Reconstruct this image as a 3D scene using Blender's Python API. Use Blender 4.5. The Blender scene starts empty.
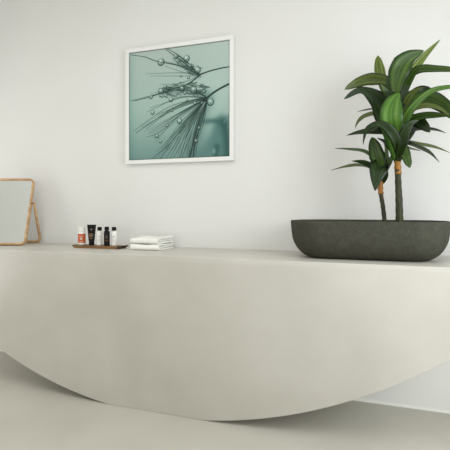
import bpy, bmesh, math, random
import numpy as np
from mathutils import Vector, Matrix
C = bpy.context.scene.collection
random.seed(4)
PI = math.pi

# ------------------------------------------------------------------ camera
CAM_D, CAM_H, YAW = 2.68, 1.102, math.radians(19.582)
cd = bpy.data.cameras.new('camera'); cam = bpy.data.objects.new('camera', cd); C.objects.link(cam)
cam.location = (0, -CAM_D, CAM_H); cam.rotation_euler = (PI/2, 0, YAW)
cd.sensor_width = 36; cd.lens = 36; cd.shift_y = -17/450; cd.clip_start = .05
bpy.context.scene.camera = cam

# ------------------------------------------------------------------ world, lights, exposure
w = bpy.data.worlds.new('world'); bpy.context.scene.world = w; w.use_nodes = True
w.node_tree.nodes['Background'].inputs[0].default_value = (.9, .95, 1, 1)
w.node_tree.nodes['Background'].inputs[1].default_value = .3
def area(name, loc, aim, sx, sy, power, col):
    l = bpy.data.lights.new(name, 'AREA'); l.shape = 'RECTANGLE'; l.size = sx; l.size_y = sy
    l.energy = power; l.color = col
    o = bpy.data.objects.new(name, l); C.objects.link(o); o.location = loc
    o.rotation_euler = (Vector(aim)-Vector(loc)).to_track_quat('-Z', 'Y').to_euler()
    return o
area('window_light_right_low', (1.14, -1.05, .8), (0, -1.05, .8), 1.0, 1.4, 16, (.92, .965, 1))
area('window_light_right_high', (1.14, -1.6, 1.7), (0, -1.6, 1.7), 1.4, 1.2, 24, (.92, .965, 1))
area('window_light_rear', (-.6, -5.9, 1.4), (-.6, 0, 1.2), 3.4, 2.0, 41, (.97, .985, 1))
area('window_light_left', (-3.34, -1.0, 1.05), (-2, -1.0, 1.0), 1.1, 1.9, 12, (1, .99, .97))
area('ceiling_light', (-1.1, -2.2, 2.72), (-1.1, -2.2, 0), 1.0, 1.6, 22, (1, .975, .95))
vs = bpy.context.scene.view_settings
bpy.context.scene.display_settings.display_device = 'sRGB'
vs.view_transform = 'Standard'; vs.look = 'None'; vs.exposure = 0.0; vs.gamma = 1; vs.use_curve_mapping = False

# ------------------------------------------------------------------ helpers
def lin(c):
    return tuple(((v/255)/12.92 if v/255 <= .04045 else ((v/255+.055)/1.055)**2.4) for v in c)
def mat(name, col, rough=.6, metal=0, spec=.5):
    m = bpy.data.materials.new(name); m.use_nodes = True
    b = m.node_tree.nodes['Principled BSDF']
    b.inputs['Base Color'].default_value = (*lin(col), 1); b.inputs['Roughness'].default_value = rough
    b.inputs['Metallic'].default_value = metal; b.inputs['Specular IOR Level'].default_value = spec
    return m
def noise_mat(name, c1, c2, scale=3, rough=.6, detail=6, bump=0, bscale=40, stretch=(1,1,1), lo=.35, hi=.65, spec=.5):
    m = mat(name, c1, rough, spec=spec); nt = m.node_tree; N = nt.nodes.new; L = nt.links.new
    b = nt.nodes['Principled BSDF']
    tc = N('ShaderNodeTexCoord'); mp = N('ShaderNodeMapping'); mp.inputs['Scale'].default_value = stretch
    L(tc.outputs['Object'], mp.inputs[0])
    n = N('ShaderNodeTexNoise'); n.inputs['Scale'].default_value = scale; n.inputs['Detail'].default_value = detail
    L(mp.outputs[0], n.inputs['Vector'])
    r = N('ShaderNodeValToRGB'); r.color_ramp.elements[0].position = lo; r.color_ramp.elements[1].position = hi
    r.color_ramp.elements[0].color = (*lin(c1), 1); r.color_ramp.elements[1].color = (*lin(c2), 1)
    L(n.outputs['Fac'], r.inputs[0]); L(r.outputs[0], b.inputs['Base Color'])
    if bump:
        n2 = N('ShaderNodeTexNoise'); n2.inputs['Scale'].default_value = bscale; n2.inputs['Detail'].default_value = 4
        L(mp.outputs[0], n2.inputs['Vector'])
        bp = N('ShaderNodeBump'); bp.inputs['Strength'].default_value = bump; bp.inputs['Distance'].default_value = .003
        L(n2.outputs['Fac'], bp.inputs['Height']); L(bp.outputs[0], b.inputs['Normal'])
    return m
def obj(name, bm, m, parent=None, smooth=False, auto=None):
    bmesh.ops.recalc_face_normals(bm, faces=bm.faces)
    me = bpy.data.meshes.new(name); bm.to_mesh(me); bm.free()
    for k in (m if isinstance(m, (list, tuple)) else [m]): me.materials.append(k)
    if smooth or auto:
        me.polygons.foreach_set('use_smooth', [True]*len(me.polygons))
    if auto: me.set_sharp_from_angle(angle=math.radians(auto))
    o = bpy.data.objects.new(name, me); C.objects.link(o)
    if parent: o.parent = parent
    return o
def tag(o, label=None, cat=None, group=None, kind=None):
    if label: o['label'] = label
    if cat: o['category'] = cat
    if group: o['group'] = group
    if kind: o['kind'] = kind
    return o
def empty(name, loc, rz=0, rx=0):
    o = bpy.data.objects.new(name, None); C.objects.link(o); o.location = loc; o.rotation_euler = (rx, 0, rz)
    o.empty_display_size = .05
    return o
def box(bm, x0, x1, y0, y1, z0, z1, bevel=0, seg=2, mi=0):
    r = bmesh.ops.create_cube(bm, size=1)
    for v in r['verts']:
        v.co = Vector(((x0+x1)/2+v.co.x*(x1-x0), (y0+y1)/2+v.co.y*(y1-y0), (z0+z1)/2+v.co.z*(z1-z0)))
    fs = {f for v in r['verts'] for f in v.link_faces}
    if bevel:
        es = {e for f in fs for e in f.edges}
        bmesh.ops.bevel(bm, geom=list(es), offset=bevel, segments=seg, profile=.5, affect='EDGES')
    return bm
def prism(bm, pts, y0, y1):
    """closed polygon in x,z extruded along y"""
    a = [bm.verts.new((x, y0, z)) for x, z in pts]; b = [bm.verts.new((x, y1, z)) for x, z in pts]
    bm.faces.new(a); bm.faces.new(b[::-1]); n = len(pts)
    for i in range(n): bm.faces.new((a[i], b[i], b[(i+1) % n], a[(i+1) % n]))
    return bm
def tube(bm, path, radii, n=12, closed=False, sy=1.0):
    """sweep a (possibly flattened) circle along a path"""
    path = [Vector(p) for p in path]; k = len(path); rings = []
    up = Vector((0, 1, 0)) if abs((path[1]-path[0]).normalized().y) < .9 else Vector((1, 0, 0))
    for i, p in enumerate(path):
        if closed: t = (path[(i+1) % k]-path[i-1]).normalized()
        else: t = (path[min(i+1, k-1)]-path[max(i-1, 0)]).normalized()
        s = t.cross(up).normalized(); u = s.cross(t).normalized()
        r = radii[i] if hasattr(radii, '__len__') else radii
        rings.append([bm.verts.new(p+(s*math.cos(2*PI*j/n)+u*math.sin(2*PI*j/n)*sy)*r) for j in range(n)])
    for i in range(k if closed else k-1):
        a, b = rings[i], rings[(i+1) % k]
        for j in range(n): bm.faces.new((a[j], a[(j+1) % n], b[(j+1) % n], b[j]))
    if not closed: bm.faces.new(rings[0]); bm.faces.new(rings[-1][::-1])
    return bm
def lathe(bm, prof, n=28, sx=1, sy=1, cx=0, cy=0, mi=None):
    rings = []
    for r, z in prof: rings.append([bm.verts.new((cx+r*sx*math.cos(2*PI*j/n), cy+r*sy*math.sin(2*PI*j/n), z)) for j in range(n)])
    for i in range(len(rings)-1):
        for j in range(n):
            bm.faces.new((rings[i][j], rings[i][(j+1) % n], rings[i+1][(j+1) % n], rings[i+1][j]))
    bm.faces.new(rings[0]); bm.faces.new(rings[-1][::-1])
    return bm
SH = math.sin(YAW)
def at(px, py, D):
    """a point of the place: D metres in front of the lens measured square to the back wall"""
    X = D*math.tan(math.atan((px-225)/450)-YAW)
    return Vector((X, D-CAM_D, CAM_H-(py-208)*D/(SH*(px+1040))))

# ------------------------------------------------------------------ materials
M = {}
M['wall'] = noise_mat('white_plaster', (222, 221, 217), (225, 225, 222), 1.2, .85, bump=.05, bscale=25)
M['ceiling'] = mat('ceiling_white', (240, 240, 237), .9)
M['floor'] = noise_mat('microcement_floor', (180, 177, 166), (194, 191, 180), 1.6, .55, bump=.05, bscale=8, lo=.3, hi=.7, spec=.3)
M['bench'] = noise_mat('microcement_bench', (188, 185, 175), (200, 197, 188), 2.6, .36, bump=.05, bscale=9, lo=.3, hi=.7, spec=.5)
M['frame_white'] = mat('frame_white', (229, 230, 227), .45)
M['planter'] = None
M['soil'] = noise_mat('soil', (40, 32, 24), (66, 54, 40), 60, .95, bump=1, bscale=90)
M['bark'] = noise_mat('trunk_bark', (32, 34, 18), (62, 62, 34), 20, .7, stretch=(3, 3, .6), bump=.4, bscale=40)
M['husk'] = noise_mat('trunk_husk', (122, 60, 14), (166, 118, 42), 30, .6, stretch=(1, 1, .6))
M['oak'] = noise_mat('light_oak', (172, 136, 96), (202, 168, 124), 10, .45, stretch=(1, 1, 4))
M['walnut'] = noise_mat('brown_wood', (88, 60, 32), (132, 96, 54), 14, .5, stretch=(.4, 5, 5))
M['black'] = mat('black_plastic', (14, 13, 13), .35, spec=.15)
M['white'] = mat('white_plastic', (235, 233, 226), .35)
M['clear'] = mat('frosted_cap', (226, 224, 216), .3)
M['orange'] = mat('orange_label', (196, 84, 22), .45)
M['gold'] = mat('gold_print', (150, 112, 66), .4)
M['ink'] = mat('grey_ink', (120, 118, 112), .6)
M['pale_ink'] = mat('pale_ink', (206, 200, 186), .6)
M['dark_wood'] = mat('dark_wood_grip', (52, 34, 24), .5)
M['towel'] = noise_mat('white_towelling', (238, 237, 230), (246, 245, 240), 90, .95, bump=.8, bscale=260)
M['joint'] = mat('joint_white', (236, 236, 232), .6)
m = mat('mirror_glass', (246, 248, 247), .03, 1.0); M['mirror'] = m
# speckled dark concrete
m = noise_mat('speckled_grey_concrete', (66, 66, 57), (72, 72, 63), 30, .9, bump=.3, bscale=160, spec=.1); nt = m.node_tree
vo = nt.nodes.new('ShaderNodeTexVoronoi'); vo.inputs['Scale'].default_value = 95
tc = nt.nodes.new('ShaderNodeTexCoord'); nt.links.new(tc.outputs['Object'], vo.inputs['Vector'])
rp = nt.nodes.new('ShaderNodeValToRGB'); rp.color_ramp.elements[0].position = .1; rp.color_ramp.elements[1].position = .2
rp.color_ramp.elements[0].color = (1, 1, 1, 1); rp.color_ramp.elements[1].color = (0, 0, 0, 1)
mx = nt.nodes.new('ShaderNodeMix'); mx.data_type = 'RGBA'
mx.inputs['B'].default_value = (*lin((98, 98, 88)), 1)
nt.links.new(vo.outputs['Distance'], rp.inputs[0]); nt.links.new(rp.outputs[0], mx.inputs['Factor'])
b = nt.nodes['Principled BSDF']; src = b.inputs['Base Color'].links[0].from_socket
nt.links.new(src, mx.inputs['A']); nt.links.new(mx.outputs['Result'], b.inputs['Base Color'])
M['planter'] = m

# ------------------------------------------------------------------ the room
XL, XR, YB, ZC = -3.4, 1.2, -6.0, 2.8
def struct(name, m, *a):
    bm = bmesh.new(); box(bm, *a); return tag(obj(name, bm, m), kind='structure')
struct('floor', M['floor'], XL-.1, XR+.1, YB-.1, .1, -.1, 0)
struct('ceiling', M['ceiling'], XL-.1, XR+.1, YB-.1, .1, ZC, ZC+.1)
struct('wall_back', M['wall'], XL-.1, XR+.1, 0, .1, 0, ZC)
struct('wall_left', M['wall'], XL-.1, XL, YB, 0, 0, ZC)
struct('wall_right', M['wall'], XR, XR+.1, YB, 0, 0, ZC)
struct('wall_front', M['wall'], XL, XR, YB-.1, YB, 0, ZC)
struct('trim_1', M['joint'], -1.0, XR, -.005, 0, 0, .014)

# ------------------------------------------------------------------ half moon bench
BX, BZ, BR, BT, BD = -1.1772, 2.4476, 2.4646, .8455, .52
a_g = math.acos(BZ/BR); a_t = math.acos((BZ-BT)/BR)
pts = []
n = 90
for i in range(n+1):
    a = a_g+(a_t-a_g)*i/n; pts.append((BX+BR*math.sin(a), BZ-BR*math.cos(a)))
left = [(2*BX-x, z) for x, z in pts]
poly = left[::-1]+pts
poly = [(x, max(z, 0)) for x, z in poly]
bm = bmesh.new(); prism(bm, poly, -BD, -.001)
bm.normal_update()
es = [e for e in bm.edges if all(abs(v.co.y+BD) < 1e-5 for v in e.verts)]
bmesh.ops.bevel(bm, geom=es, offset=.004, segments=2, profile=.5, affect='EDGES')
bench = tag(obj('bench', bm, M['bench'], auto=35), 'long pale grey microcement bench with a curved half-moon front, set against the white wall', 'bench')

# ------------------------------------------------------------------ framed print
PX0, PX1, PZ0, PZ1, PY = -1.6605, -.8875, 1.3985, 2.178, -.03
art = empty('framed_picture', ((PX0+PX1)/2, 0, (PZ0+PZ1)/2))
tag(art, 'square white-framed picture of a dandelion seed with water drops, hung on the white wall', 'picture')
hw, hh, fw = (PX1-PX0)/2, (PZ1-PZ0)/2, .026
bm = bmesh.new()
for (x0, x1, z0, z1) in ((-hw, hw, hh-fw, hh), (-hw, hw, -hh, -hh+fw), (-hw, -hw+fw, -hh+fw, hh-fw), (hw-fw, hw, -hh+fw, hh-fw)):
    box(bm, x0, x1, PY, -.001, z0, z1, .0015)
obj('frame', bm, M['frame_white'], art)

# print, drawn as a fine colour grid
G = 260
uu, vv = np.meshgrid((np.arange(G)+.5)/G, (np.arange(G)+.5)/G)
IM = np.zeros((G, G, 3))
top, mid, bot = np.array([170, 186, 178.]), np.array([160, 184, 175.]), np.array([108, 140, 134.])
t = vv[..., None]
IM[:] = np.where(t < .45, top+(mid-top)*(t/.45), mid+(bot-mid)*((t-.45)/.55)**1.4)
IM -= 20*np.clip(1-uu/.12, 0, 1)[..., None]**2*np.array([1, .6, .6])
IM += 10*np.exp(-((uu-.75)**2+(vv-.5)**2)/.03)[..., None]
iw, ih = hw-fw, hh-fw
pcx, pcz = (PX0+PX1)/2, (PZ0+PZ1)/2
def puv(x, y):
    p = at(x, y, CAM_D+PY+.008)
    return ((p.x-pcx)/iw*.5+.5, .5-(p.z-pcz)/ih*.5)
def blend(mask, col):
    global IM
    m_ = np.clip(mask, 0, 1)[..., None]; IM = IM*(1-m_)+np.array(col, float)*m_
def seg_dist(a, b):
    ax, ay = a; bx, by = b; dx, dy = bx-ax, by-ay; L = dx*dx+dy*dy+1e-12
    tt = np.clip(((uu-ax)*dx+(vv-ay)*dy)/L, 0, 1)
    return np.hypot(uu-ax-tt*dx, vv-ay-tt*dy)
def cat(ps, k=8):
    out = []
    P_ = [ps[0]]+list(ps)+[ps[-1]]
    for i in range(1, len(P_)-2):
        for j in range(k):
            s = j/k; p0, p1, p2, p3 = (np.array(q, float) for q in P_[i-1:i+3])
            out.append(.5*((2*p1)+(p2-p0)*s+(2*p0-5*p1+4*p2-p3)*s*s+(3*p1-p0-3*p2+p3)*s**3))
    out.append(np.array(ps[-1], float)); return out
def line(ps, w, a, col=(24, 46, 41), soft=.0026, w2=None):
    q = [puv(*p) for p in cat(ps, 5)]
    acc = np.zeros((G, G))
    for i in range(len(q)-1):
        f = i/max(1, len(q)-2); ww = w if w2 is None else w+(w2-w)*f
        d = seg_dist(q[i], q[i+1]); acc = np.maximum(acc, np.clip(1-(d-ww)/soft, 0, 1))
    blend(np.minimum(acc*a*1.25, 1), col)
# blurred far seed head, lower right
def blur_line(ps, w, a, col):
    q = [puv(*p) for p in cat(ps, 5)]; acc = np.zeros((G, G))
    for i in range(len(q)-1): acc = np.maximum(acc, np.exp(-(seg_dist(q[i], q[i+1])/w)**2))
    blend(acc*a, col)
for k in range(14):
    f = k/13
    blur_line([(222, 123), (212-f*2+14*f, 140), (196+f*32, 158)], .05, .3, (80, 120, 114))
blur_line([(204, 121.5), (215, 121), (224, 122.5)], .025, .8, (58, 98, 92))
blur_line([(223.5, 123), (226.5, 136), (227, 150), (226, 158)], .04, .85, (40, 80, 76))
blur_line([(217, 147), (216, 157)], .03, .7, (40, 78, 72))
blur_line([(224, 122), (231, 113)], .012, .7, (84, 122, 114))
blur_line([(214, 150), (214, 152)], .012, .6, (150, 178, 168))
# soft shading behind the filaments
blur_line([(207, 98), (198, 125), (190, 158)], .07, .6, (78, 112, 106))
blur_line([(205, 97), (185, 90), (164, 92)], .04, .6, (84, 112, 104))
blur_line([(198, 75), (187, 67), (176, 58)], .035, .45, (98, 126, 118))
blur_line([(205, 100), (180, 130), (160, 158)], .06, .25, (96, 132, 124))
rg = random.Random(11)
# stems
line([(231, 66.5), (222, 68), (210, 71), (200, 74.5)], .0035, .85, w2=.005)
line([(231, 83), (221, 88), (213, 93), (207, 98)], .007, .95, (20, 40, 38))
# filaments from the two hubs
h1, h2 = (200, 75), (207.5, 98)
F1 = [[(131, 55), (145, 57), (156, 61), (180, 66)], [(166, 48), (175, 53), (187, 62)], [(163, 47), (172, 54), (186, 64)],
      [(160, 60), (175, 64), (188, 70)], [(150, 76), (170, 76), (188, 76)], [(146, 74), (168, 73), (186, 73)], [(165, 66), (176, 70), (190, 74)],
      [(150, 94), (168, 89), (185, 85)], [(160, 84), (175, 84), (190, 80)], [(134, 101), (150, 97), (170, 90), (188, 84)], [(172, 58), (182, 66), (192, 71)]]
for k, f in enumerate(F1): line([*f, h1], .0009, .7 if k in (0, 1, 2, 9) else .28, w2=.0045)
F2 = [[(131, 101), (150, 96), (175, 90), (195, 92)], [(136, 133), (155, 120), (175, 107), (193, 100)], [(134, 131), (160, 112), (180, 103)],
      [(146, 137), (160, 132), (185, 112)], [(153, 158), (170, 143), (190, 120)], [(150, 108), (165, 103), (185, 97)], [(155, 115), (175, 108), (192, 101)],
      [(147, 112), (160, 106), (180, 97)], [(165, 88), (180, 87), (197, 91)], [(170, 86), (185, 86), (200, 93)]]
for k, f in enumerate(F2): line([*f, h2], .0010, .65 if k in (0, 1, 4) else .38, w2=.0035)
for k in range(44):
    f = k/43; ex = 140+f*56; ey = 128+30*min(1, f*1.5)+rg.uniform(-4, 2)
    if f > .3: ey = 158+rg.uniform(-10, 2)
    mx_, my_ = (ex+h2[0])/2-rg.uniform(-3, 4), (ey+h2[1])/2-rg.uniform(0, 5)
    line([(ex, ey), (mx_, my_), h2], .0006, .28+.3*f, w2=.003)
for k in range(10):
    line([(186+k*.9+rg.uniform(-2, 2), 158), (197+rg.uniform(-2, 2), 128), h2], .001, .5, (28, 52, 48), w2=.004)
    line([(164+k*3.2, 156-rg.uniform(0, 14)), (183+k*1.6+rg.uniform(-2, 2), 128), (205, 102)], .0012, .25, (172, 196, 186), w2=.001)
for k in range(80):
    x = rg.uniform(158, 204); y = 82+12*rg.random()+(x < 170)*4
    line([(x, y), (x+rg.uniform(3, 8), y+rg.uniform(-3, 3))], .002, .55, (40, 66, 58))
for k in range(46):
    x = rg.uniform(175, 199); y = 58+(x-175)*.55+rg.uniform(-4, 7)
    line([(x, y), (x+rg.uniform(2, 5), y+rg.uniform(-1, 3))], .002, .5, (40, 66, 58))
# drops
def drop(x, y, r):
    cu, cv = puv(x, y); r = r*.92/112
    d = np.hypot(uu-cu, vv-cv)
    blend(np.clip((r-d)/.003+.5, 0, 1)*.45, (132, 160, 149))
    ring = np.clip(1-np.abs(d-r*.88)/(r*.16+.003), 0, 1)
    sh = .45+.55*np.clip(((vv-cv)+(uu-cu)*.4)/r, -1, 1)
    blend(ring*np.clip(sh+.3, .2, 1), (14, 34, 30))
    blend(np.exp(-((uu-cu+r*.15)**2+(vv-cv+r*.35)**2)/(r*.38)**2)*.85, (205, 222, 212))
    blend(np.exp(-((uu-cu)**2+(vv-cv-r*.4)**2)/(r*.3)**2)*.45, (60, 92, 84))
for d in [(161, 62, 4.2), (176, 56.5, 2.6), (186.5, 58.5, 3.7), (197.5, 70, 3.7), (161, 91, 3.4), (151, 97, 2.2), (152.5, 112.5, 2.5), (171, 99.5, 2.7),
          (179.5, 121, 3.1), (157, 136, 2.3), (160.5, 141.5, 1.8), (167, 125.5, 1.8), (188.5, 77.5, 1.7), (181, 76, 1.2), (210.5, 102, 4.0),
          (196, 141, 2.2), (199, 128, 1.9), (193.5, 90, 4.0), (182, 88.5, 3), (172, 110.5, 1.5), (195, 103, 2), (187, 100, 1.6), (178, 62, 1.6),
          (190, 66, 2), (204, 91.5, 1.8), (200, 85, 1.6), (176, 95, 1.6), (166, 96, 1.4), (202, 103, 1.6), (185, 93, 1.8), (165, 86.5, 2)]:
    drop(*d)
# inner shadow of the mount gap, painted as a dark border into the print colours
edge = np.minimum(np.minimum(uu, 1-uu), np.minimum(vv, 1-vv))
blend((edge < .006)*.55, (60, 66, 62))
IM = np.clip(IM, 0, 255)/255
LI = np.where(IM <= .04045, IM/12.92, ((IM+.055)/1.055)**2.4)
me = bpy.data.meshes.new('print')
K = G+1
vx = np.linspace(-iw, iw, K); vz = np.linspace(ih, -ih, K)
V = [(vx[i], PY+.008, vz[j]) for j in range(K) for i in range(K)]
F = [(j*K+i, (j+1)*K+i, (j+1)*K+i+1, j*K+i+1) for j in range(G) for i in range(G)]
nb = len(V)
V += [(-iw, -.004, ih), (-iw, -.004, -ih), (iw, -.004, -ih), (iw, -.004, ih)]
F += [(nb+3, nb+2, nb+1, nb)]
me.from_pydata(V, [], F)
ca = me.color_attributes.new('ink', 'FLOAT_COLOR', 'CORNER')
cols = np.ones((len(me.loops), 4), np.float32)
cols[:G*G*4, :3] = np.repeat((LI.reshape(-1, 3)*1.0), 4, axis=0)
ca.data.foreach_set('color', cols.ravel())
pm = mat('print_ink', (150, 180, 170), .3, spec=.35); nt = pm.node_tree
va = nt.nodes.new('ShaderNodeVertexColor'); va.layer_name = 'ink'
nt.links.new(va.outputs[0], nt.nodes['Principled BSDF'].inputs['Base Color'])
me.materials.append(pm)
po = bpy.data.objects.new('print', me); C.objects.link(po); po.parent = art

# ------------------------------------------------------------------ planter
PLX, PLY = -.0885, -.265
pl = empty('planter', (PLX, PLY, BT))
tag(pl, 'long low dark grey stone planter with rounded ends, standing on the right of the bench', 'planter')
def ring(a, b, rc, n=20):
    out = []
    for q, (sx, sy) in enumerate(((1, 1), (-1, 1), (-1, -1), (1, -1))):
        for i in range(n):
            an = q*PI/2+PI/2*i/(n-1)
            out.append(((a-rc)*sx+rc*math.cos(an), (b-rc)*sy+rc*math.sin(an)))
    return out
PA, PB, PH = .386, .20, .192
prof = [(0, .110), (.003, .096), (.009, .080), (.020, .061), (.034, .045), (.052, .031), (.075, .018), (.100, .009), (.13, .004), (.165, .001), (.188, 0), (.192, .003), (.192, .012), (.188, .015), (.155, .018)]
bm = bmesh.new(); rs = []
for z, ins in prof:
    rs.append([bm.verts.new((x, y, z)) for x, y in ring(PA-ins, PB-ins, max(.02, .185-ins))])
k = len(rs[0])
for i in range(len(rs)-1):
    for j in range(k): bm.faces.new((rs[i][j], rs[i][(j+1) % k], rs[i+1][(j+1) % k], rs[i+1][j]))
bm.faces.new(rs[0]); bm.faces.new(rs[-1])
obj('bowl', bm, M['planter'], pl, auto=40)
bm = bmesh.new(); n = 28
pts = ring(PA-.0185, PB-.0185, .165, 12)
c = bm.verts.new((0, 0, .172)); prev = None
rr = []
for s in (.25, .5, .75, 1):
    rr.append([bm.verts.new((x*s, y*s, .1695+.004*random.random()-.004*(s == 1))) for x, y in pts])
for j in range(len(pts)):
    jn = (j+1) % len(pts); bm.faces.new((c, rr[0][j], rr[0][jn]))
    for i in range(3): bm.faces.new((rr[i][j], rr[i+1][j], rr[i+1][jn], rr[i][jn]))
base = [bm.verts.new((v.co.x, v.co.y, .156)) for v in rr[3]]
for j in range(len(pts)):
    jn = (j+1) % len(pts); bm.faces.new((rr[3][j], base[j], base[jn], rr[3][jn]))
bm.faces.new(base)
obj('soil', bm, M['soil'], pl, smooth=True)

# ------------------------------------------------------------------ plants
def leaf_mat(name, c_edge, c_mid, c_rib, rough=.34):
    m = mat(name, c_mid, rough, spec=.28); nt = m.node_tree; N = nt.nodes.new; L = nt.links.new
    uv = N('ShaderNodeUVMap'); uv.uv_map = 'UVMap'; sp = N('ShaderNodeSeparateXYZ'); L(uv.outputs[0], sp.inputs[0])
    r = N('ShaderNodeValToRGB'); e = r.color_ramp.elements
    e[0].position = 0; e[0].color = (*lin(c_edge), 1); e[1].position = 1; e[1].color = (*lin(c_edge), 1)
    for p, c_ in ((.12, c_mid), (.30, tuple((a+b)/2 for a, b in zip(c_mid, c_rib))), (.40, c_mid), (.485, c_mid), (.5, c_rib), (.515, c_mid), (.6, c_mid), (.72, tuple((a+2*b)/3 for a, b in zip(c_mid, c_rib))), (.86, c_mid)):
        q = e.new(p); q.color = (*lin(c_), 1)
    L(sp.outputs[0], r.inputs[0])
    n = N('ShaderNodeTexNoise'); n.inputs['Scale'].default_value = 6; mp = N('ShaderNodeMapping'); mp.inputs['Scale'].default_value = (9, .5, 1)
    L(uv.outputs[0], mp.inputs[0]); L(mp.outputs[0], n.inputs['Vector'])
    hs = N('ShaderNodeHueSaturation'); ma = N('ShaderNodeMapRange'); ma.inputs[1].default_value = .3; ma.inputs[2].default_value = .7; ma.inputs[3].default_value = .55; ma.inputs[4].default_value = 1.5
    L(n.outputs['Fac'], ma.inputs[0]); L(ma.outputs[0], hs.inputs['Value']); L(r.outputs[0], hs.inputs['Color'])
    L(hs.outputs[0], nt.nodes['Principled BSDF'].inputs['Base Color'])
    return m
LM = {'d': leaf_mat('leaf_dark_green', (14, 22, 8), (26, 42, 15), (46, 66, 26)),
      'm': leaf_mat('leaf_mid_green', (26, 42, 12), (44, 68, 20), (84, 108, 42)),
      'b': leaf_mat('leaf_bright_green', (48, 78, 26), (60, 98, 32), (112, 144, 64)),
      'o': leaf_mat('leaf_olive_green', (40, 50, 18), (66, 82, 30), (108, 120, 52)),
      'y': leaf_mat('leaf_yellow_edged', (116, 128, 54), (78, 98, 36), (140, 150, 74))}
PXM = 201.0
def leaf(parent, origin, pts, wpx, mk, real=None, sgn=1, prof=None, fold=.22, wav=.06, name='leaf'):
    """pts: (px, py, D) along the midrib from base to tip; wpx: width as seen; real: true width"""
    P3 = [tuple(at(*p)) for p in pts]
    q = [Vector(v) for v in cat(P3, 6)]; n = len(q)
    real = real or max(wpx, 8.5)
    al = math.acos(min(1, wpx/real)); W = real/PXM
    cam_p = Vector((0, -CAM_D, CAM_H))
    bm = bmesh.new(); uvl = bm.loops.layers.uv.new('UVMap')
    rows = []; cross = (-1, -.55, 0, .55, 1)
    ph = random.uniform(0, 6)
    top_rows = []; bot_rows = []
    s_prev = None
    for i, p in enumerate(q):
        t_ = (q[min(i+1, n-1)]-q[max(i-1, 0)]).normalized()
        v = (cam_p-p).normalized(); s0 = t_.cross(v)
        if s0.length < .15 and s_prev: s0 = s_prev.copy()
        s0.normalize()
        if s_prev is None:
            if s0.z < 0: s0 = -s0
        elif s0.dot(s_prev) < 0: s0 = -s0
        s_prev = s0.copy()
        v2 = s0.cross(t_).normalized()
        if v2.dot(v) < 0: v2 = -v2
        s = (s0*math.cos(al)-v2*math.sin(al)*sgn).normalized(); nn = s.cross(t_).normalized()
        if nn.dot(v) < 0: nn = -nn
        f = i/(n-1)
        if prof: wv = np.interp(f, [a for a, _ in prof], [b for _, b in prof])
        else: wv = np.interp(f, [0, .12, .3, .48, .65, .8, .92, 1], [.40, .62, .92, 1, .82, .5, .2, .01])
        hw_ = W/2*wv
        rt, rb = [], []
        for c_ in cross:
            wave = wav*hw_*math.sin(f*13+ph+(1.5 if c_ > 0 else 0))*abs(c_)
            co = p+s*c_*hw_+nn*(fold*abs(c_)*hw_+wave)
            th = .0007*(1.8-abs(c_))
            rt.append(bm.verts.new(co+nn*th)); rb.append(bm.verts.new(co-nn*th))
        top_rows.append(rt); bot_rows.append(rb)
    def quad(a, b, c_, d, us, vs_):
        fc = bm.faces.new((a, b, c_, d))
        for lp, u_, v_ in zip(fc.loops, us, vs_): lp[uvl].uv = (u_, v_)
    m5 = len(cross)
    for i in range(n-1):
        v0, v1 = i/(n-1), (i+1)/(n-1)
        for R in (top_rows, bot_rows):
            for j in range(m5-1):
                u0, u1 = (cross[j]+1)/2, (cross[j+1]+1)/2
                quad(R[i][j], R[i][j+1], R[i+1][j+1], R[i+1][j], (u0, u1, u1, u0), (v0, v0, v1, v1))
        for j in (0, m5-1):
            u0 = (cross[j]+1)/2
            quad(top_rows[i][j], top_rows[i+1][j], bot_rows[i+1][j], bot_rows[i][j], (u0,)*4, (v0, v1, v1, v0))
    for i, v0 in ((0, 0), (n-1, 1)):
        for j in range(m5-1):
            u0, u1 = (cross[j]+1)/2, (cross[j+1]+1)/2
            quad(top_rows[i][j], top_rows[i][j+1], bot_rows[i][j+1], bot_rows[i][j], (u0, u1, u1, u0), (v0,)*4)
    # keep everything in front of the plaster
    for v in bm.verts:
        if v.co.y > -.006: v.co.y = -.006
        v.co -= origin
    return obj(name, bm, LM[mk], parent, smooth=True)
def plant(name, label, path, r0, r1, husk_path, hr, leaves):
    org = at(*path[0])
    base = Vector((org.x, org.y, BT+.160))
    root = empty(name, base); tag(root, label, 'plant')
    q = [Vector(v) for v in cat([tuple(base)]+[tuple(at(*p)) for p in path], 6)]
    bm = bmesh.new(); n = len(q)
    tube(bm, [p-base for p in q], [r0+(r1-r0)*i/(n-1)+.0009*math.sin(i*2.2) for i in range(n)], 14)
    tr = obj('trunk', bm, M['bark'], root, smooth=True)
    q = [Vector(v) for v in cat([tuple(at(*p)) for p in husk_path], 5)]; n = len(q)
    bm = bmesh.new(); tube(bm, [p-base for p in q], [hr*(1+.12*math.sin(i*1.9)) for i in range(n)], 14)
    tag(obj('husk', bm, M['husk'], tr, smooth=True), 'orange-brown papery husk below the leaves')
    for L_ in leaves:
        kw = L_[3] if len(L_) > 3 else {}
        leaf(root, base, L_[0], L_[1], L_[2], **kw)
    return root
W_ = dict
A = 2.40
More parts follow.
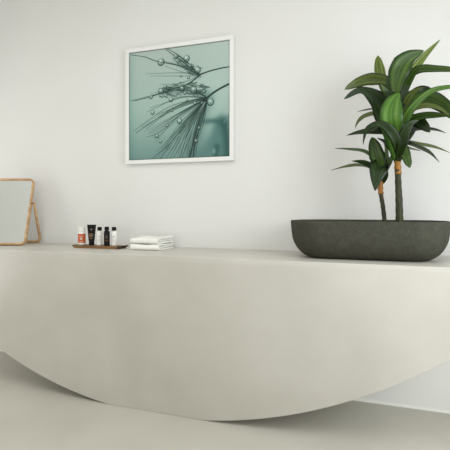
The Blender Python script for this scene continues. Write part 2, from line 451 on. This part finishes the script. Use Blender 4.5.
main = [
 # back layer
 (([396, 110, A+.02], [386, 92, A+.06], [380, 72, A+.09], [377.8, 55.5, A+.12]), 11, 'y', W_(prof=[(0, .5), (.4, .8), (.7, 1), (.88, .6), (1, .02)])),
 (([400, 112, A+.02], [406, 84, A+.05], [421, 60, A+.08], [440.5, 39.3, A+.10]), 9.5, 'y', {}),
 (([399, 112, A], [390, 84, A+.01], [372, 79, A+.02], [357, 83, A+.02], [344.5, 89.5, A+.0]), 11.5, 'o', W_(prof=[(0, .5), (.25, .8), (.5, 1.1), (.75, .85), (.9, .45), (1, .02)])),
 (([400, 108, A], [408, 79, A+.02], [419, 70, A+.0], [436, 69, A-.05], [456, 70, A-.1]), 7.5, 'm', W_(prof=[(0, .6), (.3, 1), (.6, 1.05), (1, .5)])),
 (([400, 116, A+.03], [412, 95, A+.05], [424, 90, A+.07], [436, 96, A+.06], [446, 104, A+.05]), 9, 'd', {}),
 (([399, 118, A+.0], [414, 101, A+.0], [430, 99, A-.02], [444, 106, A-.06], [454, 115, A-.1]), 16, 'm', W_(prof=[(0, .4), (.3, .9), (.6, 1), (1, .6)])),
 (([397, 126, A+.02], [388, 113, A+.01], [377, 99, A-.01], [361, 90, A-.03], [344, 99, A-.05]), 21, 'd', W_(prof=[(0, .5), (.2, .9), (.4, 1), (.55, .72), (.7, .36), (.9, .22), (1, .02)])),
 (([396, 132, A+.02], [385, 120, A-.01], [378, 110, A-.04], [373, 100, A-.07]), 15, 'd', {}),
 (([396, 125, A+.05], [384, 112, A+.09], [371, 109.5, A+.12], [357.5, 111.7, A+.14]), 2.6, 'd', {}),
 (([395, 130, A+.03], [380, 115, A+.05], [366, 116, A+.05], [359, 121, A+.05], [355, 128.5, A+.04]), 4.5, 'o', {}),
 (([399, 158, A-.06], [397, 144, A-.14], [391, 132, A-.19], [380, 124, A-.21], [367, 129, A-.2], [363, 145, A-.18]), 10, 'd', W_(prof=[(0, .4), (.2, .9), (.4, 1), (.6, .65), (.8, .4), (1, .02)])),
 (([399, 158, A-.06], [401, 146, A-.13], [404, 134, A-.17], [410, 124, A-.18], [419, 120, A-.17]), 10, 'd', {}),
 # upright big leaf of the crown
 (([398, 104, A-.02], [396, 87, A-.05], [399, 71, A-.06], [408, 58, A-.05], [424, 50.6, A-.02]), 20, 'm', W_(prof=[(0, .3), (.25, .6), (.45, .95), (.62, 1), (.8, .62), (.93, .22), (1, .01)], wav=.16)),
 (([398, 104, A-.03], [392, 90, A-.03], [386, 78, A-.04]), 9, 'm', {}),
 (([400, 110, A-.03], [404, 94, A-.04], [407, 84, A-.05]), 9, 'd', {}),
 (([398, 120, A-.02], [397, 102, A-.02], [397, 90, A]), 14, 'd', {}),
 # right side
 (([399, 132, A-.02], [412, 120, A-.03], [422, 124, A-.05], [430, 132.5, A-.08]), 12, 'd', W_(prof=[(0, .5), (.3, .9), (.6, 1), (.85, .6), (1, .02)])),
 (([398, 136, A-.03], [409, 121, A-.05], [425, 116, A-.08], [440, 115.5, A-.12], [456, 116, A-.16]), 7, 'm', {}),
 (([398, 140, A-.04], [404, 122, A-.08], [415, 105, A-.1], [432, 91, A-.12], [453, 86.5, A-.14]), 7.5, 'b', W_(prof=[(0, .9), (.2, 1.3), (.45, 1), (.7, .75), (1, .4)])),
 (([398, 150, A], [405, 135, A-.01], [418, 129.5, A-.02], [433, 129.5, A-.03], [446, 133, A-.04]), 4, 'd', {}),
 (([398, 156, A+.01], [404, 144, A+.02], [418, 144.5, A+.04], [434, 147, A+.06], [450, 152.8, A+.08]), 3.8, 'o', {}),
 (([398, 156, A-.02], [406, 144.5, A-.04], [420, 148, A-.07], [430, 153.5, A-.09], [439.5, 162.3, A-.11]), 4, 'd', {}),
 (([398, 157, A+.02], [405, 149, A+.05], [413, 149.5, A+.08], [421, 151, A+.1]), 2.5, 'm', {}),
 (([398, 156, A-.02], [402, 146, A-.05], [406, 156, A-.08], [410, 168, A-.08]), 9, 'm', W_(prof=[(0, .5), (.35, .8), (.6, 1.1), (.85, .75), (1, .02)])),
 # left lower
 (([396, 146, A], [386, 133, A-.03], [372, 131.5, A-.05], [359, 132.5, A-.06], [346.5, 135.5, A-.07]), 6.5, 'd', {}),
 (([397, 154, A-.01], [389, 132, A-.05], [381, 126, A-.07], [371, 132, A-.1]), 4, 'd', {}),
 (([397, 160, A+.01], [390, 150, A+.0], [384, 142, A-.02], [377, 138, A-.03]), 4, 'd', {}),
 (([396, 158, A+.01], [392, 150, A+.0], [386, 144, A-.02]), 5, 'm', {}),
 # front centre
 (([398, 161, A-.01], [398, 148, A-.04], [394, 132, A-.08], [389, 118, A-.1]), 17, 'd', W_(prof=[(0, .3), (.3, .8), (.6, 1), (.85, .8), (1, .2)])),
 (([398, 161, A-.02], [401, 148, A-.04], [405, 132, A-.06], [409, 120, A-.07]), 11, 'd', {}),
 (([397.5, 161, A-.01], [395.5, 146, A-.07], [392.5, 129, A-.14], [391, 115, A-.16], [393.5, 102, A-.13], [399.5, 93, A-.07]), 20, 'b', W_(prof=[(0, .3), (.2, .7), (.45, 1.02), (.65, 1), (.8, .72), (.92, .32), (1, .02)], fold=.34)),
 (([398, 118, A-.01], [391, 104, A-.03], [386, 92, A-.05], [380, 84, A-.08]), 8, 'm', {}),
 (([399, 118, A-.01], [406, 103, A-.04], [413, 93, A-.07], [423, 87, A-.1]), 8, 'o', {}),
 (([399, 112, A+.01], [404, 92, A+.0], [412, 76, A-.02], [421, 64, A-.05]), 8, 'm', {}),
 (([399, 132, A-.02], [410, 112, A-.08], [424, 106, A-.13], [438, 108, A-.17], [449, 116, A-.2]), 6, 'o', {}),
 (([399, 122, A-.02], [404, 108, A-.02], [408, 97, A-.02], [412, 90, A-.01]), 11, 'd', {}),
 (([397, 108, A-.05], [392, 98, A-.06], [388, 90, A-.07]), 12, 'd', {}),
 (([399, 108, A+.03], [401, 92, A+.04], [396, 78, A+.05], [391, 66, A+.05]), 13, 'd', {}),
 (([397, 150, A+.03], [388, 132, A+.06], [378, 124, A+.08], [372, 128, A+.08]), 9, 'd', {}),
 (([400, 150, A+.03], [409, 134, A+.06], [416, 122, A+.08], [424, 118, A+.09]), 9, 'd', {}),
]
plant('corn_plant', 'taller plant with thicker stem and large crown of strappy leaves in the dark planter',
      [(399.5, 221, A), (399, 200, A), (398.2, 182, A), (397.6, 160, A)], .0205, .0135,
      [(398.3, 174, A), (397.7, 166, A), (397.3, 157, A)], .0158, main)
B = 2.44
small = [
 (([381.5, 183, B], [379, 164, B-.02], [376, 152, B-.03], [372, 137, B-.03]), 16, 'm', W_(prof=[(0, .4), (.3, .8), (.55, 1), (.8, .75), (.93, .35), (1, .02)])),
 (([381.5, 180, B], [374, 160, B-.02], [364, 152, B-.04], [350, 149.5, B-.06], [335, 148.5, B-.08]), 3.6, 'm', {}),
 (([381.5, 181, B+.02], [372, 169, B+.03], [358, 165.5, B+.04], [345, 167, B+.05], [331, 170.3, B+.06]), 3.4, 'o', {}),
 (([381.5, 181, B-.01], [374, 169, B-.04], [364, 163, B-.06], [351.5, 161, B-.08]), 6, 'd', {}),
 (([381.5, 181, B], [386, 166, B-.02], [391, 160, B-.04], [397, 157, B-.06]), 7, 'm', {}),
 (([381.5, 182, B+.02], [386, 165, B+.04], [387, 150, B+.06], [383, 139, B+.08]), 4.5, 'm', {}),
 (([381.5, 182, B+.02], [388, 168, B+.04], [391, 160, B+.06], [393, 150, B+.08]), 4.5, 'd', {}),
 (([382, 181, B-.02], [380, 167, B-.08], [377, 175, B-.12], [375, 191, B-.13]), 18, 'd', W_(prof=[(0, .4), (.35, .95), (.55, 1), (.75, .62), (.9, .25), (1, .02)])),
 (([382, 183, B], [384, 174, B-.04], [385, 166, B-.06]), 9, 'd', {}),
]
plant('corn_plant.001', 'shorter plant with the thin leaning stem and few drooping leaves, left of the taller one',
      [(384.5, 221, B), (383, 207, B), (381, 194, B), (380.5, 180, B)], .0115, .0105,
      [(381, 194, B), (380.4, 187, B), (381, 178, B)], .0135, small)

# ------------------------------------------------------------------ standing mirror
MW, MH = .44, .488
yaw_m, lean = math.radians(22), math.radians(20)
corner = Vector((-2.297, -.262, BT))
uvec = Vector((math.cos(yaw_m), math.sin(yaw_m), 0))
borg = corner-uvec*MW/2
mr = empty('tabletop_mirror', borg, yaw_m)
tag(mr, 'rounded mirror in thin light wood frame, leaning back on left of bench', 'mirror')
def rrect(hw_, hh_, r, n=8, cz=0):
    out = []
    for q, (sx, sz) in enumerate(((1, 1), (-1, 1), (-1, -1), (1, -1))):
        for i in range(n):
            an = q*PI/2+PI/2*i/(n-1); out.append(((hw_-r)*sx+r*math.cos(an), cz+(hh_-r)*sz+r*math.sin(an)))
    return out
Rl = Matrix.Rotation(-lean, 4, 'X')
def framebm(hw_, hh_, r, t, dpt, cz, y0):
    """rounded loop with a rectangular softened section"""
    o_ = rrect(hw_, hh_, r, cz=cz); i_ = rrect(hw_-t, hh_-t, r-t*.8, cz=cz); bm = bmesh.new(); k = len(o_)
    bv = .0015
    secs = []
    for (a, b), (c_, d) in zip(o_, i_):
        dx, dz = c_-a, d-b; L = math.hypot(dx, dz); dx /= L; dz /= L
        def pt(s, y): return bm.verts.new((a+dx*s, y, b+dz*s))
        secs.append([pt(bv, y0), pt(L-bv, y0), pt(L, y0+bv), pt(L, y0+dpt-bv), pt(L-bv, y0+dpt), pt(bv, y0+dpt), pt(0, y0+dpt-bv), pt(0, y0+bv)])
    for i in range(k):
        A_, B_ = secs[i], secs[(i+1) % k]
        for j in range(8): bm.faces.new((A_[j], A_[(j+1) % 8], B_[(j+1) % 8], B_[j]))
    return bm
lift = .0086
bm = framebm(MW/2, MH/2, .038, .013, .026, MH/2+.001, 0)
bmesh.ops.transform(bm, matrix=Rl, verts=bm.verts)
for v in bm.verts: v.co.z += lift
obj('frame', bm, M['oak'], mr, auto=35)
bm = bmesh.new(); pts = rrect(MW/2-.0108, MH/2-.0108, .029, cz=MH/2+.001); prism(bm, pts, .008, .014)
bmesh.ops.transform(bm, matrix=Rl, verts=bm.verts)
for v in bm.verts: v.co.z += lift
obj('glass', bm, M['mirror'], mr)
# U shaped rear stand, hinged on the frame's outer sides
hz = .62*MH; hp = Rl @ Vector((0, .014, hz)); hp.z += lift
foot = Vector((0, .238, .0112))
zax = (hp-foot); sl = zax.length; zax.normalize()
pathL = []
hwst = MW/2+.016; rc = .035
loc = [(-hwst, sl+.01), (-hwst, sl*.6), (-hwst, rc)]+[(-hwst+rc-rc*math.cos(a), rc-rc*math.sin(a)) for a in [PI/2*i/6 for i in range(1, 7)]]
loc += [(-x, z) for x, z in loc[::-1]]
bm = bmesh.new(); path = [Vector((x, 0, 0))+foot+zax*z for x, z in loc]
tube(bm, path, .0105, 10, sy=.8)
st = obj('stand', bm, M['oak'], mr, smooth=True)
for s in (-1, 1):
    bm = bmesh.new(); tube(bm, [Vector((s*(MW/2-.002), hp.y, hp.z)), Vector((s*(MW/2+.024), hp.y, hp.z))], .005, 10)
    obj('hinge', bm, M['dark_wood'], st)

# ------------------------------------------------------------------ tray and toiletries
TR = 0
tc_ = Vector((-1.727, -.222, BT)); TW, TDp, TT = .335, .115, .020
tray = empty('tray', tc_, TR)
tag(tray, 'thin brown wooden tray with toiletries on it, left of the white towels', 'tray')
bm = bmesh.new()
pr = [(-TW/2, .013), (-TW/2+.010, .002), (-TW/2+.014, 0), (TW/2-.014, 0), (TW/2-.010, .002), (TW/2, .013), (TW/2, TT-.003), (TW/2-.022, .016), (-TW/2+.022, .016), (-TW/2, TT-.003)]
prism(bm, pr, -TDp/2, TDp/2)
obj('board', bm, M['walnut'], tray)
for s in (-1, 1):
    bm = bmesh.new(); box(bm, s*TW/2-.004, s*TW/2+.004, -TDp/2, TDp/2, .011, TT-.001, .0012)
    tag(obj('grip', bm, M['dark_wood'], tray), 'darker raised tray end')
TOP = BT+.0160
def spot(px, D):
    p = at(px, 240, D); return Vector((p.x, p.y, TOP))
def bands(root, rects, m, name='print', rx=.017, ry=.017, n=6):
    """small curved marks hugging the front of a round bottle: (z0, z1, half angle)"""
    bm = bmesh.new()
    for z0, z1, ha, off in rects:
        a0 = -PI/2+math.radians(20)*0+off
        v0, v1 = [], []
        for i in range(n+1):
            a = a0-ha+2*ha*i/n
            for zz, vv_ in ((z0, v0), (z1, v1)): vv_.append(bm.verts.new(((rx+.0004)*math.cos(a), (ry+.0004)*math.sin(a), zz)))
        for i in range(n): bm.faces.new((v0[i], v0[i+1], v1[i+1], v1[i]))
        # thickness
    r = bmesh.ops.extrude_face_region(bm, geom=bm.faces[:])
    for v in [g for g in r['geom'] if isinstance(g, bmesh.types.BMVert)]:
        v.co.x *= .97; v.co.y *= .97
    return obj(name, bm, m, root)
VA = math.radians(-32+6)   # marks are turned towards the room's middle
def bottle(px, D, body, cap, h, label, caph=.024, marks=None, r=.0190):
    t = empty('bottle', spot(px, D), math.radians(28)); tag(t, label, 'bottle')
    hb = h-caph
    bm = bmesh.new(); lathe(bm, [(r-.002, 0), (r, .002), (r, hb-.010), (r-.003, hb-.004), (.009, hb), (.009, hb+.004)])
    obj('body', bm, body, t, auto=40)
    bm = bmesh.new(); lathe(bm, [(.0125, hb+.001), (.0142, hb+.002), (.0142, h-.001), (.0130, h)])
    obj('cap', bm, cap, t, auto=40)
    if marks: 
        for mm, rects in marks: bands(t, rects, mm, 'label_print', r, r)
    return t
# orange labelled bottle
t = empty('bottle', spot(81.8, 2.475), math.radians(28)); tag(t, 'white bottle with a wide orange label and frosted cap, leftmost on the tray', 'bottle')
R_ = .0240
bm = bmesh.new(); lathe(bm, [(R_-.002, 0), (R_, .002), (R_, .078), (R_-.002, .082), (R_-.003, .084)]); obj('body', bm, M['white'], t, auto=40)
bm = bmesh.new(); lathe(bm, [(R_-.002, .084), (R_-.001, .085), (R_-.001, .112), (R_-.004, .117), (.010, .119)]); obj('cap', bm, M['clear'], t, auto=40)
bm = bmesh.new(); lathe(bm, [(R_-.001, .012), (R_+.0005, .0125), (R_+.0005, .0715), (R_-.001, .072)]); lb = obj('label', bm, M['orange'], t, auto=40)
tag(lb, 'orange label')
bands(t, [(.018, .022, .5, 0), (.034, .046, .3, 0), (.053, .056, .6, 0)], M['pale_ink'], 'label_print', R_+.0009, R_+.0009)
# black squeeze tube standing on its cap
t = empty('tube', spot(91.6, 2.46), math.radians(24)); tag(t, 'black squeeze tube with a flat flared top and gold print, standing on its cap', 'tube')
bm = bmesh.new(); lathe(bm, [(.0165, 0), (.0175, .001), (.0175, .024), (.0165, .025)]); obj('cap', bm, M['black'], t, auto=40)
bm = bmesh.new(); rings = []
for f in [0, .03, .2, .4, .6, .8, .93, .935, 1]:
    a = .0185+(.029-.0185)*f; b_ = .0185*(1-f)**.8+.0014
    if f == 0: a -= .002
    rings.append([bm.verts.new((a*math.cos(2*PI*j/28), b_*math.sin(2*PI*j/28), .0255+.107*f)) for j in range(28)])
for i in range(len(rings)-1):
    for j in range(28): bm.faces.new((rings[i][j], rings[i][(j+1) % 28], rings[i+1][(j+1) % 28], rings[i+1][j]))
bm.faces.new(rings[0]); bm.faces.new(rings[-1]); obj('body', bm, M['black'], t, auto=40)
bm = bmesh.new()
for (x0, x1, z0, z1, y) in ((-.012, .012, .062, .066, -.0166), (-.009, .009, .054, .058, -.0172), (-.012, .012, .070, .074, -.0158), (-.007, .007, .042, .046, -.0180), (-.004, .004, .098, .106, -.0112)):
    box(bm, x0, x1, y, y+.006, z0, z1)
obj('label_print', bm, M['gold'], t)
mk = [(M['ink'], [(.058, .062, .28, 0), (.050, .052, .4, 0), (.036, .038, .45, 0), (.028, .030, .35, 0)])]
bottle(99.6, 2.47, M['white'], M['black'], .118, 'white bottle with a black cap, between the black tube and the all-black bottle', marks=mk)
bottle(106.8, 2.455, M['black'], M['black'], .121, 'all-black bottle with black cap, between the two white bottles', marks=[(M['gold'], [(.058, .062, .28, 0), (.048, .050, .4, 0), (.032, .034, .4, 0)])])
bottle(114.1, 2.475, M['white'], M['black'], .119, 'white bottle with a black cap at the right end of the tray', marks=mk)

# ------------------------------------------------------------------ folded towels
def towel(cx, cy, z, w_, d_, t_, label, rz, seed):
    root_bm = bmesh.new(); rnd = random.Random(seed)
    lt = t_/3                      # three layers, front is a closed fold
    # snake centreline in y,z: bottom layer back->front, round up, middle..., top
    path = []
    yb, yf = d_/2, -d_/2
    r1 = lt/2
    def arc(cy_, cz_, r, a0, a1, n=6): return [(cy_+r*math.cos(a0+(a1-a0)*i/n), cz_+r*math.sin(a0+(a1-a0)*i/n)) for i in range(n+1)]
    # outer layer wraps an inner one: C shape opening at the back
    o = [(yb, 0)]+[(yb-d_*i/8*.9, 0) for i in range(1, 8)]+arc(yf+t_/2, t_/2, t_/2, -PI/2, -3*PI/2, 10)+[(yb-d_*.9+d_*i/8*.9, t_) for i in range(1, 9)]
    i_ = [(yb-.002, t_-lt*.95)]+[(yb-.002-(d_-t_)*k_/5, t_-lt*.95) for k_ in range(1, 5)]+arc(yf+t_/2+.004, t_/2, t_/2-lt*.95, -3*PI/2, -PI/2, 6)+[(yb-.002-(d_-t_)*k_/5, lt*.95) for k_ in range(4, -1, -1)]
    def extr(loop, x0, x1, nx=14):
        rows = []
        for k_ in range(nx+1):
            x = x0+(x1-x0)*k_/nx; e = min(k_, nx-k_)
            pin = .0025 if e == 0 else 0
            row = []
            for (yy, zz) in loop:
                nz = (.0022*math.sin(x*37+seed*2+yy*15)+.0018*math.sin(yy*41+seed+x*11))*min(1, zz/t_*1.2)
                zc = lt/2 if zz < t_/2 else t_-lt/2
                row.append(root_bm.verts.new((x, yy+.002*math.sin(x*29+seed), max(0.0003, zz+nz+(zc-zz)*pin*60))))
            rows.append(row)
        m_ = len(loop)
        for k_ in range(nx):
            for j in range(m_): root_bm.faces.new((rows[k_][j], rows[k_][(j+1) % m_], rows[k_+1][(j+1) % m_], rows[k_+1][j]))
        return rows, m_
    loop = o+i_
    rows, m_ = extr(loop, -w_/2, w_/2)
    no = len(o)
    for r in (rows[0], rows[-1]):   # end caps as a strip between the outer and inner curve
        inner = r[no:][::-1]; outer = r[:no]
        a, b_ = 0, 0
        while a < len(outer)-1 or b_ < len(inner)-1:
            if b_ >= len(inner)-1 or (a < len(outer)-1 and a/(len(outer)-1) <= b_/(len(inner)-1)):
                root_bm.faces.new((outer[a], outer[a+1], inner[b_])); a += 1
            else:
                root_bm.faces.new((outer[a], inner[b_+1], inner[b_])); b_ += 1
    # the layer folded inside
    ib = bmesh.new(); il = t_-2*lt*.95-.0016
    r = box(root_bm, -w_/2+.004, w_/2-.004, yf+t_/2+.002, yb-.004, lt*.95+.0008, lt*.95+.0008+il, il*.35, 2)
    ib.free()
    o_ = obj('folded_towel', root_bm, M['towel'], None, auto=50)
    o_.location = (cx, cy, z); o_.rotation_euler = (0, 0, rz)
    return tag(o_, label, 'towel', 'folded white towels')
towel(-1.372, -.178, BT+.0002, .192, .215, .036, 'folded white towel lying on the bench, lower of the two stacked', math.radians(1), 3)
towel(-1.374, -.178, BT+.0395, .186, .206, .036, 'folded white towel on top of the other towel, upper of the two stacked', math.radians(-1.5), 8)
